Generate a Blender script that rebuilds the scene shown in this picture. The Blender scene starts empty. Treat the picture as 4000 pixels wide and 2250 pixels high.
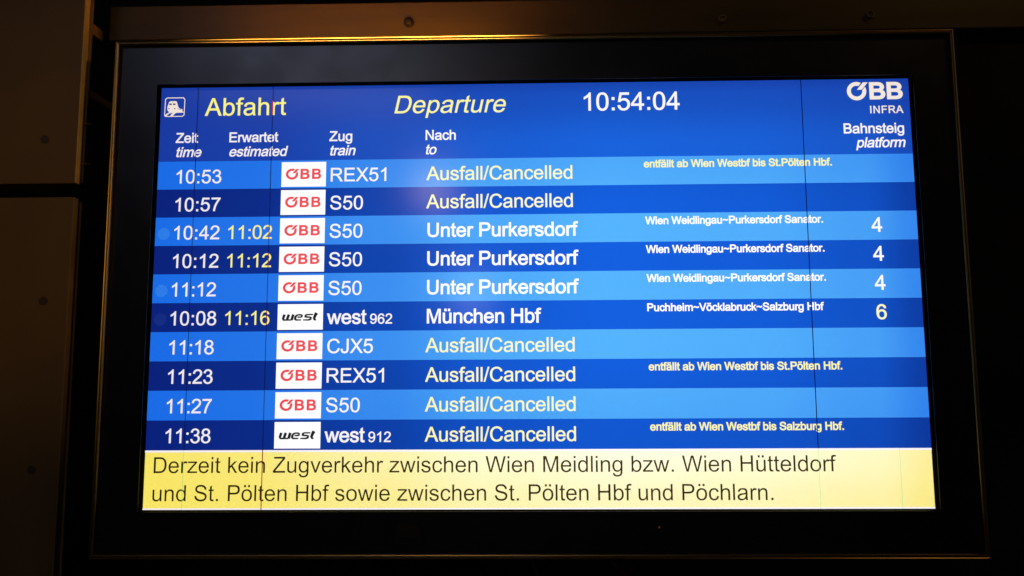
import bpy, bmesh, math, random, re
from mathutils import Vector
from mathutils.geometry import tessellate_polygon

# ------------------------------------------------------------------ camera, world, lamps, exposure
scene = bpy.context.scene
COL = scene.collection
R = math.radians

cam_data = bpy.data.cameras.new("camera")
cam_data.sensor_width = 36.0
cam_data.lens = 27.0
cam_data.clip_start = 0.01
cam_data.clip_end = 100.0
cam = bpy.data.objects.new("camera", cam_data)
cam.location = (-0.007054, -1.014938, -0.110256)
cam.rotation_euler = (1.678881, 0.005378, 0.021044)
COL.objects.link(cam)
scene.camera = cam
cam_data.dof.use_dof = True
cam_data.dof.focus_distance = 1.03
cam_data.dof.aperture_fstop = 2.2

world = bpy.data.worlds.new("World")
scene.world = world
world.use_nodes = True
world.node_tree.nodes["Background"].inputs[0].default_value = (0.85, 0.9, 1.0, 1)
world.node_tree.nodes["Background"].inputs[1].default_value = 0.0028

vs = scene.view_settings
vs.view_transform = 'Standard'
vs.look = 'None'
vs.exposure = 0.0
vs.gamma = 1.0
vs.use_curve_mapping = False


def lamp(name, kind, loc, target, energy, colour, size=0.1, size_y=None, blend=0.6, cone=60, spread=180):
    d = bpy.data.lights.new(name, kind)
    d.energy = energy
    d.color = colour
    if kind == 'AREA':
        d.shape = 'RECTANGLE' if size_y else 'DISK'
        d.size = size
        if size_y:
            d.size_y = size_y
        d.spread = R(spread)
    elif kind == 'SPOT':
        d.shadow_soft_size = size
        d.spot_size = R(cone)
        d.spot_blend = blend
    else:
        d.shadow_soft_size = size
    o = bpy.data.objects.new(name, d)
    o.location = loc
    o.rotation_euler = (Vector(target) - Vector(loc)).to_track_quat('-Z', 'Y').to_euler()
    COL.objects.link(o)
    return o


WARM = (1.0, 0.56, 0.15)
# warm fitting above the display, over its left half
lamp("warm_lamp", 'AREA', (-0.235, 0.004, 0.66), (-0.235, -0.012, 0.30), 4.2, WARM, size=0.40, size_y=0.03, spread=24)
# added hidden strip behind the display, stands in for bounce onto the beam
lamp("beam_bounce_fill", 'AREA', (-0.19, 0.055, 0.352), (-0.19, 0.10, 0.42), 0.034, WARM, size=0.24, size_y=0.010)
# added unseen cool light, placed to mirror as sheen on the dusty upper bezel
lamp("bezel_sheen_fill", 'AREA', (-1.0, -2.5, 1.38), (-0.25, 0.0, 0.315), 0.20, (0.62, 0.68, 1.0), size=1.1, size_y=0.5, spread=50)
# added warm fill from the upper right, for the beam's far end and frame
lamp("right_fill", 'AREA', (1.7, -1.2, 1.7), (0.3, 0.0, 0.1), 1.35, (1.0, 0.62, 0.24), size=0.3)
# two ceiling lamps in the hall behind the viewer, seen as soft glints in the glass
lamp("hall_lamp", 'AREA', (-0.414, -2.23, 0.674), (-0.134, 0.0, 0.135), 0.75, (1.0, 0.66, 0.40), size=0.16)
lamp("hall_lamp", 'AREA', (-0.243, -2.13, 0.207), (-0.082, 0.0, -0.008), 0.34, (0.9, 0.92, 1.0), size=0.16)
# warm spot added at the right, cone shaped to light cladding and folded edge
lamp("cladding_fill_spot", 'SPOT', (2.0, -2.0, 0.42), (-0.66, 0.03, 0.13), 52.0, WARM, size=0.05, cone=13.5, blend=1.0)

# ------------------------------------------------------------------ materials


def lin(c):
    return tuple((v / 255.0 / 12.92) if v / 255.0 <= 0.04045 else ((v / 255.0 + 0.055) / 1.055) ** 2.4 for v in c)


def new_mat(name):
    m = bpy.data.materials.new(name)
    m.use_nodes = True
    nt = m.node_tree
    b = nt.nodes["Principled BSDF"]
    return m, nt, b


def surface(name, col, rough=0.5, metal=0.0, noise=0.25, scale=40.0, bump=0.0, stretch=(1, 1, 1), spec=0.5):
    m, nt, b = new_mat(name)
    tc = nt.nodes.new("ShaderNodeTexCoord")
    mp = nt.nodes.new("ShaderNodeMapping")
    mp.inputs["Scale"].default_value = stretch
    nt.links.new(tc.outputs["Object"], mp.inputs[0])
    n = nt.nodes.new("ShaderNodeTexNoise")
    n.inputs["Scale"].default_value = scale
    n.inputs["Detail"].default_value = 6
    nt.links.new(mp.outputs[0], n.inputs["Vector"])
    r = nt.nodes.new("ShaderNodeMapRange")
    r.inputs["From Min"].default_value = 0.3
    r.inputs["From Max"].default_value = 0.7
    r.inputs["To Min"].default_value = 1 - noise
    r.inputs["To Max"].default_value = 1 + noise
    nt.links.new(n.outputs["Fac"], r.inputs["Value"])
    mx = nt.nodes.new("ShaderNodeVectorMath")
    mx.operation = 'SCALE'
    mx.inputs[0].default_value = col
    nt.links.new(r.outputs[0], mx.inputs["Scale"])
    nt.links.new(mx.outputs[0], b.inputs["Base Color"])
    rr = nt.nodes.new("ShaderNodeMath")
    rr.operation = 'MULTIPLY'
    rr.inputs[1].default_value = rough
    nt.links.new(r.outputs[0], rr.inputs[0])
    nt.links.new(rr.outputs[0], b.inputs["Roughness"])
    b.inputs["Metallic"].default_value = metal
    b.inputs["Specular IOR Level"].default_value = spec
    if bump:
        bp = nt.nodes.new("ShaderNodeBump")
        bp.inputs["Strength"].default_value = bump
        bp.inputs["Distance"].default_value = 0.002
        nt.links.new(n.outputs["Fac"], bp.inputs["Height"])
        nt.links.new(bp.outputs[0], b.inputs["Normal"])
    return m


# --- the LCD panel: viewing falloff painted into its emission, with pixels, in the panel's own coordinates
SW, SH = 1.020, 0.568065          # lit area in metres
ZT = 0.281065                     # top of the lit area


def screen_group():
    g = bpy.data.node_groups.new("panel_painted_falloff", 'ShaderNodeTree')
    g.interface.new_socket("Weight", in_out='OUTPUT', socket_type='NodeSocketFloat')
    g.interface.new_socket("Pixel", in_out='OUTPUT', socket_type='NodeSocketFloat')
    N = g.nodes
    L = g.links
    out = N.new("NodeGroupOutput")
    tc = N.new("ShaderNodeTexCoord")
    sp = N.new("ShaderNodeSeparateXYZ")
    L.new(tc.outputs["Object"], sp.inputs[0])
    mx = N.new("ShaderNodeMapRange")
    mx.inputs["From Min"].default_value = -SW / 2
    mx.inputs["From Max"].default_value = SW / 2
    L.new(sp.outputs["X"], mx.inputs["Value"])
    rx = N.new("ShaderNodeValToRGB")
    rx.color_ramp.interpolation = 'EASE'
    e = rx.color_ramp.elements
    pts = [(0.0, 0.03), (0.12, 0.10), (0.30, 0.43), (0.45, 0.82), (0.60, 1.0), (0.78, 0.90), (0.93, 0.68), (1.0, 0.34)]
    e[0].position, e[1].position = pts[0][0], pts[-1][0]
    for i, (x, v) in enumerate(pts):
        el = e[0] if i == 0 else (e[-1] if i == len(pts) - 1 else e.new(x))
        el.color = (v, v, v, 1)
    L.new(mx.outputs[0], rx.inputs[0])
    mz = N.new("ShaderNodeMapRange")
    mz.inputs["From Min"].default_value = ZT
    mz.inputs["From Max"].default_value = ZT - SH
    L.new(sp.outputs["Z"], mz.inputs["Value"])
    rz = N.new("ShaderNodeValToRGB")
    rz.color_ramp.interpolation = 'EASE'
    e = rz.color_ramp.elements
    pts = [(0.0, 0.20), (0.035, 0.42), (0.16, 0.80), (0.32, 1.0), (0.62, 1.0), (0.86, 0.78), (1.0, 0.45)]  # dim start: bezel shade along the top edge painted in
    e[0].position, e[1].position = pts[0][0], pts[-1][0]
    for i, (x, v) in enumerate(pts):
        el = e[0] if i == 0 else (e[-1] if i == len(pts) - 1 else e.new(x))
        el.color = (v, v, v, 1)
    L.new(mz.outputs[0], rz.inputs[0])
    w = N.new("ShaderNodeMath")
    w.operation = 'MULTIPLY'
    L.new(rx.outputs[0], w.inputs[0])
    L.new(rz.outputs[0], w.inputs[1])
    L.new(w.outputs[0], out.inputs["Weight"])
    # pixel lattice: staggered bright cells
    p = 0.00152
    sx = N.new("ShaderNodeMath"); sx.operation = 'MULTIPLY'; sx.inputs[1].default_value = 2 * math.pi / p
    L.new(sp.outputs["X"], sx.inputs[0])
    sz = N.new("ShaderNodeMath"); sz.operation = 'MULTIPLY'; sz.inputs[1].default_value = 2 * math.pi / p
    L.new(sp.outputs["Z"], sz.inputs[0])
    cx = N.new("ShaderNodeMath"); cx.operation = 'COSINE'; L.new(sx.outputs[0], cx.inputs[0])
    cz = N.new("ShaderNodeMath"); cz.operation = 'COSINE'; L.new(sz.outputs[0], cz.inputs[0])
    pr = N.new("ShaderNodeMath"); pr.operation = 'MULTIPLY'
    L.new(cx.outputs[0], pr.inputs[0]); L.new(cz.outputs[0], pr.inputs[1])
    pm = N.new("ShaderNodeMath"); pm.operation = 'MULTIPLY_ADD'
    pm.inputs[1].default_value = 0.85
    pm.inputs[2].default_value = 1.0
    L.new(pr.outputs[0], pm.inputs[0])
    L.new(pm.outputs[0], out.inputs["Pixel"])
    return g


SG = screen_group()


def glow(name, edge, core, gain=1.0, pixels=True):
    """a colour shown by the LCD: its sRGB value at the dim rim and in the bright middle of the panel"""
    m, nt, b = new_mat(name)
    b.inputs["Base Color"].default_value = (0.004, 0.004, 0.005, 1)
    b.inputs["Roughness"].default_value = 0.15
    b.inputs["Specular IOR Level"].default_value = 0.36
    g = nt.nodes.new("ShaderNodeGroup")
    g.node_tree = SG
    mx = nt.nodes.new("ShaderNodeMix")
    mx.data_type = 'RGBA'
    mx.inputs[6].default_value = (*lin(edge), 1)
    mx.inputs[7].default_value = (*[c * gain for c in lin(core)], 1)
    nt.links.new(g.outputs["Weight"], mx.inputs[0])
    last = mx.outputs[2]
    if pixels:
        sc = nt.nodes.new("ShaderNodeVectorMath")
        sc.operation = 'SCALE'
        nt.links.new(last, sc.inputs[0])
        nt.links.new(g.outputs["Pixel"], sc.inputs["Scale"])
        last = sc.outputs[0]
    nt.links.new(last, b.inputs["Emission Color"])
    b.inputs["Emission Strength"].default_value = 1.0
    return m


M = {
    'header': glow("lcd_header_blue", (24, 56, 158), (26, 106, 232)),
    'light': glow("lcd_light_blue", (22, 104, 228), (86, 180, 255)),
    'dark': glow("lcd_dark_blue", (10, 30, 118), (20, 96, 224)),
    'yellow_bar': glow("lcd_message_yellow", (248, 228, 96), (255, 255, 238), 1.15),
    'white': glow("lcd_white", (240, 234, 240), (255, 255, 255), 1.1, False),
    'tile': glow("lcd_tile_white", (255, 253, 255), (255, 255, 255), 1.15, False),
    'cream': glow("lcd_cream", (240, 226, 214), (255, 250, 238), 1.05, False),
    'yellow': glow("lcd_yellow_text", (250, 242, 124), (255, 255, 218), 1.0, False),
    'note_yellow': glow("lcd_note_yellow", (255, 246, 130), (255, 251, 186), 1.0, False),
    'black': glow("lcd_black_text", (38, 32, 6), (58, 44, 4), 1.0, False),
    'logo_red': glow("lcd_red", (236, 60, 64), (255, 120, 128), 1.0, False),
    'logo_black': glow("lcd_logo_black", (30, 30, 34), (44, 44, 44), 1.0, False),
    'dot_light': glow("lcd_dot_light", (44, 122, 230), (80, 160, 250)),
    'dot_dark': glow("lcd_dot_dark", (20, 42, 126), (34, 80, 180)),
    'dead': glow("lcd_dead_column", (4, 6, 34), (6, 14, 92), 1.0, False),
    'fault_green': glow("lcd_green_column", (120, 214, 110), (196, 250, 176), 1.0, False),
    'fault_red': glow("lcd_red_column", (190, 20, 30), (230, 30, 40), 1.0, False),
    'fault_dark_red': glow("lcd_dark_red_column", (120, 10, 6), (150, 30, 10), 1.0, False),
    'pict_blue': glow("lcd_pictogram_blue", (36, 52, 112), (40, 60, 140), 1.0, False),
    'brass': surface("brass_anodised_metal", (0.46, 0.30, 0.10), 0.32, 1.0, 0.06, 25, 0.02, (1, 1, 1)),
    'beam': surface("bronze_painted_steel", (0.090, 0.058, 0.011), 0.42, 0.25, 0.14, 14, 0.03, (0.3, 1, 3)),
    'bolt': surface("dull_bolt_steel", (0.022, 0.018, 0.012), 0.45, 0.3, 0.2, 120),
    'rivet': surface("dark_rivet", (0.07, 0.045, 0.018), 0.6, 0.0, 0.2, 120),
    'hole': surface("black_hole", (0.006, 0.005, 0.004), 0.8, 0, 0.1),
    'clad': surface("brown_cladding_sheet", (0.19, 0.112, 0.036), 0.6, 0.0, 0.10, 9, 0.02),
    'edge': surface("painted_lit_sheet_edge", (0.80, 0.56, 0.22), 0.5, 0.0, 0.15, 30),
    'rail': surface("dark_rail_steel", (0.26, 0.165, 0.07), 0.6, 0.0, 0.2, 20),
    'wall': surface("black_back_wall", (0.012, 0.011, 0.010), 0.9, 0, 0.2, 6),
    'matte': surface("matte_black_bezel_edge", (0.0055, 0.004, 0.002), 0.95, 0, 0.1, 60, spec=0.0),
    'gasket': surface("black_rubber_gasket", (0.010, 0.010, 0.010), 0.75, 0, 0.1, 60),
    'housing': surface("black_housing_sheet", (0.02, 0.018, 0.015), 0.6, 0.1, 0.2, 30),
    'bezel': surface("dusty_black_glass", (0.005, 0.005, 0.006), 0.30, 0, 0.08, 25, 0.0, spec=1.0),
    'ir': surface("brown_sensor_window", (0.022, 0.013, 0.003), 0.5, 0, 0.1, 60),
    'cable_grey': surface("grey_cable_sheath", (0.10, 0.09, 0.08), 0.6, 0, 0.1, 60),
    'cable_red': surface("red_cable_sheath", (0.20, 0.02, 0.015), 0.6, 0, 0.1, 60),
}
m_, nt_, b_ = new_mat("amber_status_light")
b_.inputs["Base Color"].default_value = (0.05, 0.02, 0.0, 1)
b_.inputs["Emission Color"].default_value = (*lin((70, 36, 6)), 1)
b_.inputs["Emission Strength"].default_value = 1.0
M['led'] = m_

# ------------------------------------------------------------------ object helpers


def link(o, parent=None, label=None, cat=None, group=None, kind=None):
    COL.objects.link(o)
    if parent:
        o.parent = parent
    if label:
        o["label"] = label
    if cat:
        o["category"] = cat
    if group:
        o["group"] = group
    if kind:
        o["kind"] = kind
    return o


def mesh_obj(name, verts, faces, mats, face_mats=None, parent=None, smooth=False, **kw):
    me = bpy.data.meshes.new(name)
    me.from_pydata([tuple(v) for v in verts], [], [tuple(f) for f in faces])
    for m in (mats if isinstance(mats, (list, tuple)) else [mats]):
        me.materials.append(m)
    if face_mats:
        for p, k in zip(me.polygons, face_mats):
            p.material_index = k
    if smooth:
        for p in me.polygons:
            p.use_smooth = True
    me.validate()
    me.update()
    return link(bpy.data.objects.new(name, me), parent, **kw)


def thing(name, loc, label, cat, group=None):
    o = bpy.data.objects.new(name, None)
    o.location = loc
    o.empty_display_size = 0.05
    return link(o, None, label, cat, group)


def bm_obj(name, bm, mat, parent=None, smooth=False, **kw):
    bmesh.ops.recalc_face_normals(bm, faces=bm.faces)
    me = bpy.data.meshes.new(name)
    bm.to_mesh(me)
    bm.free()
    me.materials.append(mat)
    if smooth:
        for p in me.polygons:
            p.use_smooth = True
    return link(bpy.data.objects.new(name, me), parent, **kw)


def box_bm(x0, x1, y0, y1, z0, z1, bevel=0.0, bm=None):
    own = bmesh.new()
    vs_ = [own.verts.new((x, y, z)) for x in (x0, x1) for y in (y0, y1) for z in (z0, z1)]
    for f in ((0, 1, 3, 2), (4, 6, 7, 5), (0, 4, 5, 1), (2, 3, 7, 6), (0, 2, 6, 4), (1, 5, 7, 3)):
        own.faces.new([vs_[i] for i in f])
    if bevel:
        bmesh.ops.bevel(own, geom=list(own.edges), offset=bevel, segments=2, affect='EDGES', profile=0.5)
    if bm is None:
        return own
    tmp = bpy.data.meshes.new("tmp")
    own.to_mesh(tmp)
    own.free()
    bm.from_mesh(tmp)
    bpy.data.meshes.remove(tmp)
    return bm


def tube_bm(path, rad, seg=10, bm=None):
    bm = bm or bmesh.new()
    rings = []
    for i, p in enumerate(path):
        p = Vector(p)
        a = Vector(path[max(i - 1, 0)])
        b = Vector(path[min(i + 1, len(path) - 1)])
        t = (b - a).normalized()
        n = t.cross(Vector((0, 0, 1)) if abs(t.z) < 0.9 else Vector((1, 0, 0))).normalized()
        q = t.cross(n)
        rings.append([bm.verts.new(p + rad * (math.cos(2 * math.pi * k / seg) * n + math.sin(2 * math.pi * k / seg) * q)) for k in range(seg)])
    for r0, r1 in zip(rings, rings[1:]):
        for k in range(seg):
            bm.faces.new((r0[k], r0[(k + 1) % seg], r1[(k + 1) % seg], r1[k]))
    bm.faces.new(rings[0])
    bm.faces.new(list(reversed(rings[-1])))
    return bm


def rrect(hx0, hx1, hz0, hz1, r, y, seg=6):
    pts = []
    r = max(r, 0.0002)
    for cx, cz, a0 in ((hx1 - r, hz1 - r, 0), (hx0 + r, hz1 - r, 90), (hx0 + r, hz0 + r, 180), (hx1 - r, hz0 + r, 270)):
        for k in range(seg + 1):
            a = R(a0 + 90 * k / seg)
            pts.append((cx + r * math.cos(a), y, cz + r * math.sin(a)))
    return pts


def loops_obj(name, loops, mat, parent, close_last=False, smooth=False, **kw):
    n = len(loops[0])
    v = [p for l in loops for p in l]
    f = []
    for i in range(len(loops) - 1):
        for k in range(n):
            f.append((i * n + k, i * n + (k + 1) % n, (i + 1) * n + (k + 1) % n, (i + 1) * n + k))
    if close_last:
        f.append(tuple((len(loops) - 1) * n + k for k in range(n)))
    return mesh_obj(name, v, f, mat, None, parent, smooth, **kw)


# ------------------------------------------------------------------ lettering: plain sans-serif outlines on a 2048 grid
G = {
'0': (1139, "M85 723Q85 983 138.5 1141.5Q192 1300 297.5 1386Q403 1472 563 1472Q681 1472 770 1424.5Q859 1377 917 1287.5Q975 1198 1008 1069.5Q1041 941 1041 723Q1041 465 988 306.5Q935 148 829.5 61.5Q724 -25 563 -25Q351 -25 230 127Q85 310 85 723ZM270 723Q270 362 354.5 242.5Q439 123 563 123Q687 123 771.5 243Q856 363 856 723Q856 1085 771.5 1204Q687 1323 561 1323Q437 1323 363 1218Q270 1084 270 723Z"),
'1': (1139, "M763 0H583V1147Q518 1085 412.5 1023Q307 961 223 930V1104Q374 1175 487 1276Q600 1377 647 1472H763Z"),
'2': (1139, "M1031 173V0H62Q60 65 83 125Q120 224 201.5 320Q283 416 437 542Q676 738 760 852.5Q844 967 844 1069Q844 1176 767.5 1249.5Q691 1323 568 1323Q438 1323 360 1245Q282 1167 281 1029L96 1048Q115 1255 239 1363.5Q363 1472 572 1472Q783 1472 906 1355Q1029 1238 1029 1065Q1029 977 993 892Q957 807 873.5 713Q790 619 596 455Q434 319 388 270.5Q342 222 312 173Z"),
'3': (1139, "M86 387L266 411Q297 258 371.5 190.5Q446 123 553 123Q680 123 767.5 211Q855 299 855 429Q855 553 774 633.5Q693 714 568 714Q517 714 441 694L461 852Q479 850 490 850Q605 850 697 910Q789 970 789 1095Q789 1194 722 1259Q655 1324 549 1324Q444 1324 374 1258Q304 1192 284 1060L104 1092Q137 1273 254 1372.5Q371 1472 545 1472Q665 1472 766 1420.5Q867 1369 920.5 1280Q974 1191 974 1091Q974 996 923 918Q872 840 772 794Q902 764 974 669.5Q1046 575 1046 433Q1046 241 906 107.5Q766 -26 552 -26Q359 -26 231.5 89Q104 204 86 387Z"),
'4': (1139, "M662 0V351H26V516L695 1466H842V516H1040V351H842V0ZM662 516V1177L203 516Z"),
'5': (1139, "M85 384L274 400Q295 262 371.5 192.5Q448 123 556 123Q686 123 776 221Q866 319 866 481Q866 635 779.5 724Q693 813 553 813Q466 813 396 773.5Q326 734 286 671L117 693L259 1446H988V1274H403L324 880Q456 972 601 972Q793 972 925 839Q1057 706 1057 497Q1057 298 941 153Q800 -25 556 -25Q356 -25 229.5 87Q103 199 85 384Z"),
'6': (1139, "M1019 1107L840 1093Q816 1199 772 1247Q699 1324 592 1324Q506 1324 441 1276Q356 1214 307 1095Q258 976 256 756Q321 855 415 903Q509 951 612 951Q792 951 918.5 818.5Q1045 686 1045 476Q1045 338 985.5 219.5Q926 101 822 38Q718 -25 586 -25Q361 -25 219 140.5Q77 306 77 686Q77 1111 234 1304Q371 1472 603 1472Q776 1472 886.5 1375Q997 1278 1019 1107ZM284 475Q284 382 323.5 297Q363 212 434 167.5Q505 123 583 123Q697 123 779 215Q861 307 861 465Q861 617 780 704.5Q699 792 576 792Q454 792 369 704.5Q284 617 284 475Z"),
'7': (1139, "M97 1274V1447H1046V1307Q906 1158 768.5 911Q631 664 556 403Q502 219 487 0H302Q305 173 370 418Q435 663 556.5 890.5Q678 1118 815 1274Z"),
'8': (1139, "M362 795Q250 836 196 912Q142 988 142 1094Q142 1254 257 1363Q372 1472 563 1472Q755 1472 872 1360.5Q989 1249 989 1089Q989 987 935.5 911.5Q882 836 773 795Q908 751 978.5 653Q1049 555 1049 419Q1049 231 916 103Q783 -25 566 -25Q349 -25 216 103.5Q83 232 83 424Q83 567 155.5 663.5Q228 760 362 795ZM326 1100Q326 996 393 930Q460 864 567 864Q671 864 737.5 929.5Q804 995 804 1090Q804 1189 735.5 1256.5Q667 1324 565 1324Q462 1324 394 1258Q326 1192 326 1100ZM268 423Q268 346 304.5 274Q341 202 413 162.5Q485 123 568 123Q697 123 781 206Q865 289 865 417Q865 547 778.5 632Q692 717 562 717Q435 717 351.5 633Q268 549 268 423Z"),
'9': (1139, "M112 339L285 355Q307 233 369 178Q431 123 528 123Q611 123 673.5 161Q736 199 776 262.5Q816 326 843 434Q870 542 870 654Q870 666 869 690Q815 604 721.5 550.5Q628 497 519 497Q337 497 211 629Q85 761 85 977Q85 1200 216.5 1336Q348 1472 546 1472Q689 1472 807.5 1395Q926 1318 987.5 1175.5Q1049 1033 1049 763Q1049 482 988 315.5Q927 149 806.5 62Q686 -25 524 -25Q352 -25 243 70.5Q134 166 112 339ZM849 986Q849 1141 766.5 1232Q684 1323 568 1323Q448 1323 359 1225Q270 1127 270 971Q270 831 354.5 743.5Q439 656 563 656Q688 656 768.5 743.5Q849 831 849 986Z"),
':': (569, "M185 857V1062H390V857ZM185 0V205H390V0Z"),
'.': (569, "M186 0V205H391V0Z"),
'/': (569, "M0 -25L425 1491H569L145 -25Z"),
'~': (1196, "M87 557V735Q190 853 355 853Q412 853 475.5 836Q539 819 655 769Q721 741 754 732.5Q787 724 821 724Q884 724 953.5 761.5Q1023 799 1081 862V684Q1016 622 951.5 594.5Q887 567 805 567Q745 567 692 581Q639 595 523 646Q407 697 332 697Q272 697 218.5 670Q165 643 87 557Z"),
' ': (569, ""),
'A': (1366, "M-3 0L560 1466H769L1369 0H1148L977 444H364L203 0ZM420 602H917L764 1008Q694 1193 660 1312Q632 1171 581 1032Z"),
'B': (1366, "M150 0V1466H700Q868 1466 969.5 1421.5Q1071 1377 1128.5 1284.5Q1186 1192 1186 1091Q1186 997 1135 914Q1084 831 981 780Q1114 741 1185.5 647Q1257 553 1257 425Q1257 322 1213.5 233.5Q1170 145 1106 97Q1042 49 945.5 24.5Q849 0 709 0ZM344 850H661Q790 850 846 867Q920 889 957.5 940Q995 991 995 1068Q995 1141 960 1196.5Q925 1252 860 1272.5Q795 1293 637 1293H344ZM344 173H709Q803 173 841 180Q908 192 953 220Q998 248 1027 301.5Q1056 355 1056 425Q1056 507 1014 567.5Q972 628 897.5 652.5Q823 677 683 677H344Z"),
'C': (1479, "M1204 514L1398 465Q1337 226 1178.5 100.5Q1020 -25 791 -25Q554 -25 405.5 71.5Q257 168 179.5 351Q102 534 102 744Q102 973 189.5 1143.5Q277 1314 438.5 1402.5Q600 1491 794 1491Q1014 1491 1164 1379Q1314 1267 1373 1064L1182 1019Q1131 1179 1034 1252Q937 1325 790 1325Q621 1325 507.5 1244Q394 1163 348 1026.5Q302 890 302 745Q302 558 356.5 418.5Q411 279 526 210Q641 141 775 141Q938 141 1051 235Q1164 329 1204 514Z"),
'D': (1479, "M158 0V1466H663Q834 1466 924 1445Q1050 1416 1139 1340Q1255 1242 1312.5 1089.5Q1370 937 1370 741Q1370 574 1331 445Q1292 316 1231 231.5Q1170 147 1097.5 98.5Q1025 50 922.5 25Q820 0 687 0ZM352 173H665Q810 173 892.5 200Q975 227 1024 276Q1093 345 1131.5 461.5Q1170 578 1170 744Q1170 974 1094.5 1097.5Q1019 1221 911 1263Q833 1293 660 1293H352Z"),
'E': (1366, "M162 0V1466H1222V1293H356V844H1167V672H356V173H1256V0Z"),
'F': (1251, "M168 0V1466H1157V1293H362V839H1050V666H362V0Z"),
'H': (1479, "M164 0V1466H358V864H1120V1466H1314V0H1120V691H358V0Z"),
'I': (569, "M191 0V1466H385V0Z"),
'J': (1024, "M59 416L234 440Q241 272 297 210Q353 148 452 148Q525 148 578 181.5Q631 215 651 272.5Q671 330 671 456V1466H865V467Q865 283 820.5 182Q776 81 679.5 28Q583 -25 453 -25Q260 -25 157.5 86Q55 197 59 416Z"),
'M': (1706, "M152 0V1466H444L791 428Q839 283 861 211Q886 291 939 446L1290 1466H1551V0H1364V1227L938 0H763L339 1248V0Z"),
'N': (1479, "M156 0V1466H355L1125 315V1466H1311V0H1112L342 1152V0Z"),
'P': (1366, "M158 0V1466H711Q857 1466 934 1452Q1042 1434 1115 1383.5Q1188 1333 1232.5 1242Q1277 1151 1277 1042Q1277 855 1158 725.5Q1039 596 728 596H352V0ZM352 769H731Q919 769 998 839Q1077 909 1077 1036Q1077 1128 1030.5 1193.5Q984 1259 908 1280Q859 1293 727 1293H352Z"),
'R': (1479, "M161 0V1466H811Q1007 1466 1109 1426.5Q1211 1387 1272 1287Q1333 1187 1333 1066Q1333 910 1232 803Q1131 696 920 667Q997 630 1037 594Q1122 516 1198 399L1453 0H1209L1015 305Q930 437 875 507Q820 577 776.5 605Q733 633 688 644Q655 651 580 651H355V0ZM355 819H772Q905 819 980 846.5Q1055 874 1094 934.5Q1133 995 1133 1066Q1133 1170 1057.5 1237Q982 1304 819 1304H355Z"),
'S': (1366, "M92 471L275 487Q288 377 335.5 306.5Q383 236 483 192.5Q583 149 708 149Q819 149 904 182Q989 215 1030.5 272.5Q1072 330 1072 398Q1072 467 1032 518.5Q992 570 900 605Q841 628 639 676.5Q437 725 356 768Q251 823 199.5 904.5Q148 986 148 1087Q148 1198 211 1294.5Q274 1391 395 1441Q516 1491 664 1491Q827 1491 951.5 1438.5Q1076 1386 1143 1284Q1210 1182 1215 1053L1029 1039Q1014 1178 927.5 1249Q841 1320 672 1320Q496 1320 415.5 1255.5Q335 1191 335 1100Q335 1021 392 970Q448 919 684.5 865.5Q921 812 1009 772Q1137 713 1198 622.5Q1259 532 1259 414Q1259 297 1192 193.5Q1125 90 999.5 32.5Q874 -25 717 -25Q518 -25 383.5 33Q249 91 172.5 207.5Q96 324 92 471Z"),
'U': (1479, "M1120 1466H1314V619Q1314 398 1264 268Q1214 138 1083.5 56.5Q953 -25 741 -25Q535 -25 404 46Q273 117 217 251.5Q161 386 161 619V1466H355V620Q355 429 390.5 338.5Q426 248 512.5 199Q599 150 724 150Q938 150 1029 247Q1120 344 1120 620Z"),
'V': (1366, "M577 0L9 1466H219L600 401Q646 273 677 161Q711 281 756 401L1152 1466H1350L776 0Z"),
'W': (1933, "M414 0L25 1466H224L447 505Q483 354 509 205Q565 440 575 476L854 1466H1088L1298 724Q1377 448 1412 205Q1440 344 1485 524L1715 1466H1910L1508 0H1321L1012 1117Q973 1257 966 1289Q943 1188 923 1117L612 0Z"),
'X': (1366, "M9 0L576 764L76 1466H307L573 1090Q656 973 691 910Q740 990 807 1077L1102 1466H1313L798 775L1353 0H1113L744 523Q713 568 680 621Q631 541 610 511L242 0Z"),
'Z': (1251, "M41 0V180L792 1119Q872 1219 944 1293H126V1466H1176V1293L353 276L264 173H1200V0Z"),
'a': (1139, "M828 131Q728 46 635.5 11Q543 -24 437 -24Q262 -24 168 61.5Q74 147 74 280Q74 358 109.5 422.5Q145 487 202.5 526Q260 565 332 585Q385 599 492 612Q710 638 813 674Q814 711 814 721Q814 831 763 876Q694 937 558 937Q431 937 370.5 892.5Q310 848 281 735L105 759Q129 872 184 941.5Q239 1011 343 1048.5Q447 1086 584 1086Q720 1086 805 1054Q890 1022 930 973.5Q970 925 986 851Q995 805 995 685V445Q995 194 1006.5 127.5Q1018 61 1052 0H864Q836 56 828 131ZM813 533Q715 493 519 465Q408 449 362 429Q316 409 291 370.5Q266 332 266 285Q266 213 320.5 165Q375 117 480 117Q584 117 665 162.5Q746 208 784 287Q813 348 813 467Z"),
'b': (1139, "M301 0H134V1466H314V943Q428 1086 605 1086Q703 1086 790.5 1046.5Q878 1007 934.5 935.5Q991 864 1023 763Q1055 662 1055 547Q1055 274 920 125Q785 -24 596 -24Q408 -24 301 133ZM299 539Q299 348 351 263Q436 124 581 124Q699 124 785 226.5Q871 329 871 532Q871 740 788.5 839Q706 938 589 938Q471 938 385 835.5Q299 733 299 539Z"),
'c': (1024, "M828 389L1005 366Q976 183 856.5 79.5Q737 -24 563 -24Q345 -24 212.5 118.5Q80 261 80 527Q80 699 137 828Q194 957 310.5 1021.5Q427 1086 564 1086Q737 1086 847 998.5Q957 911 988 750L813 723Q788 830 724.5 884Q661 938 571 938Q435 938 350 840.5Q265 743 265 532Q265 318 347 221Q429 124 561 124Q667 124 738 189Q809 254 828 389Z"),
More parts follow.
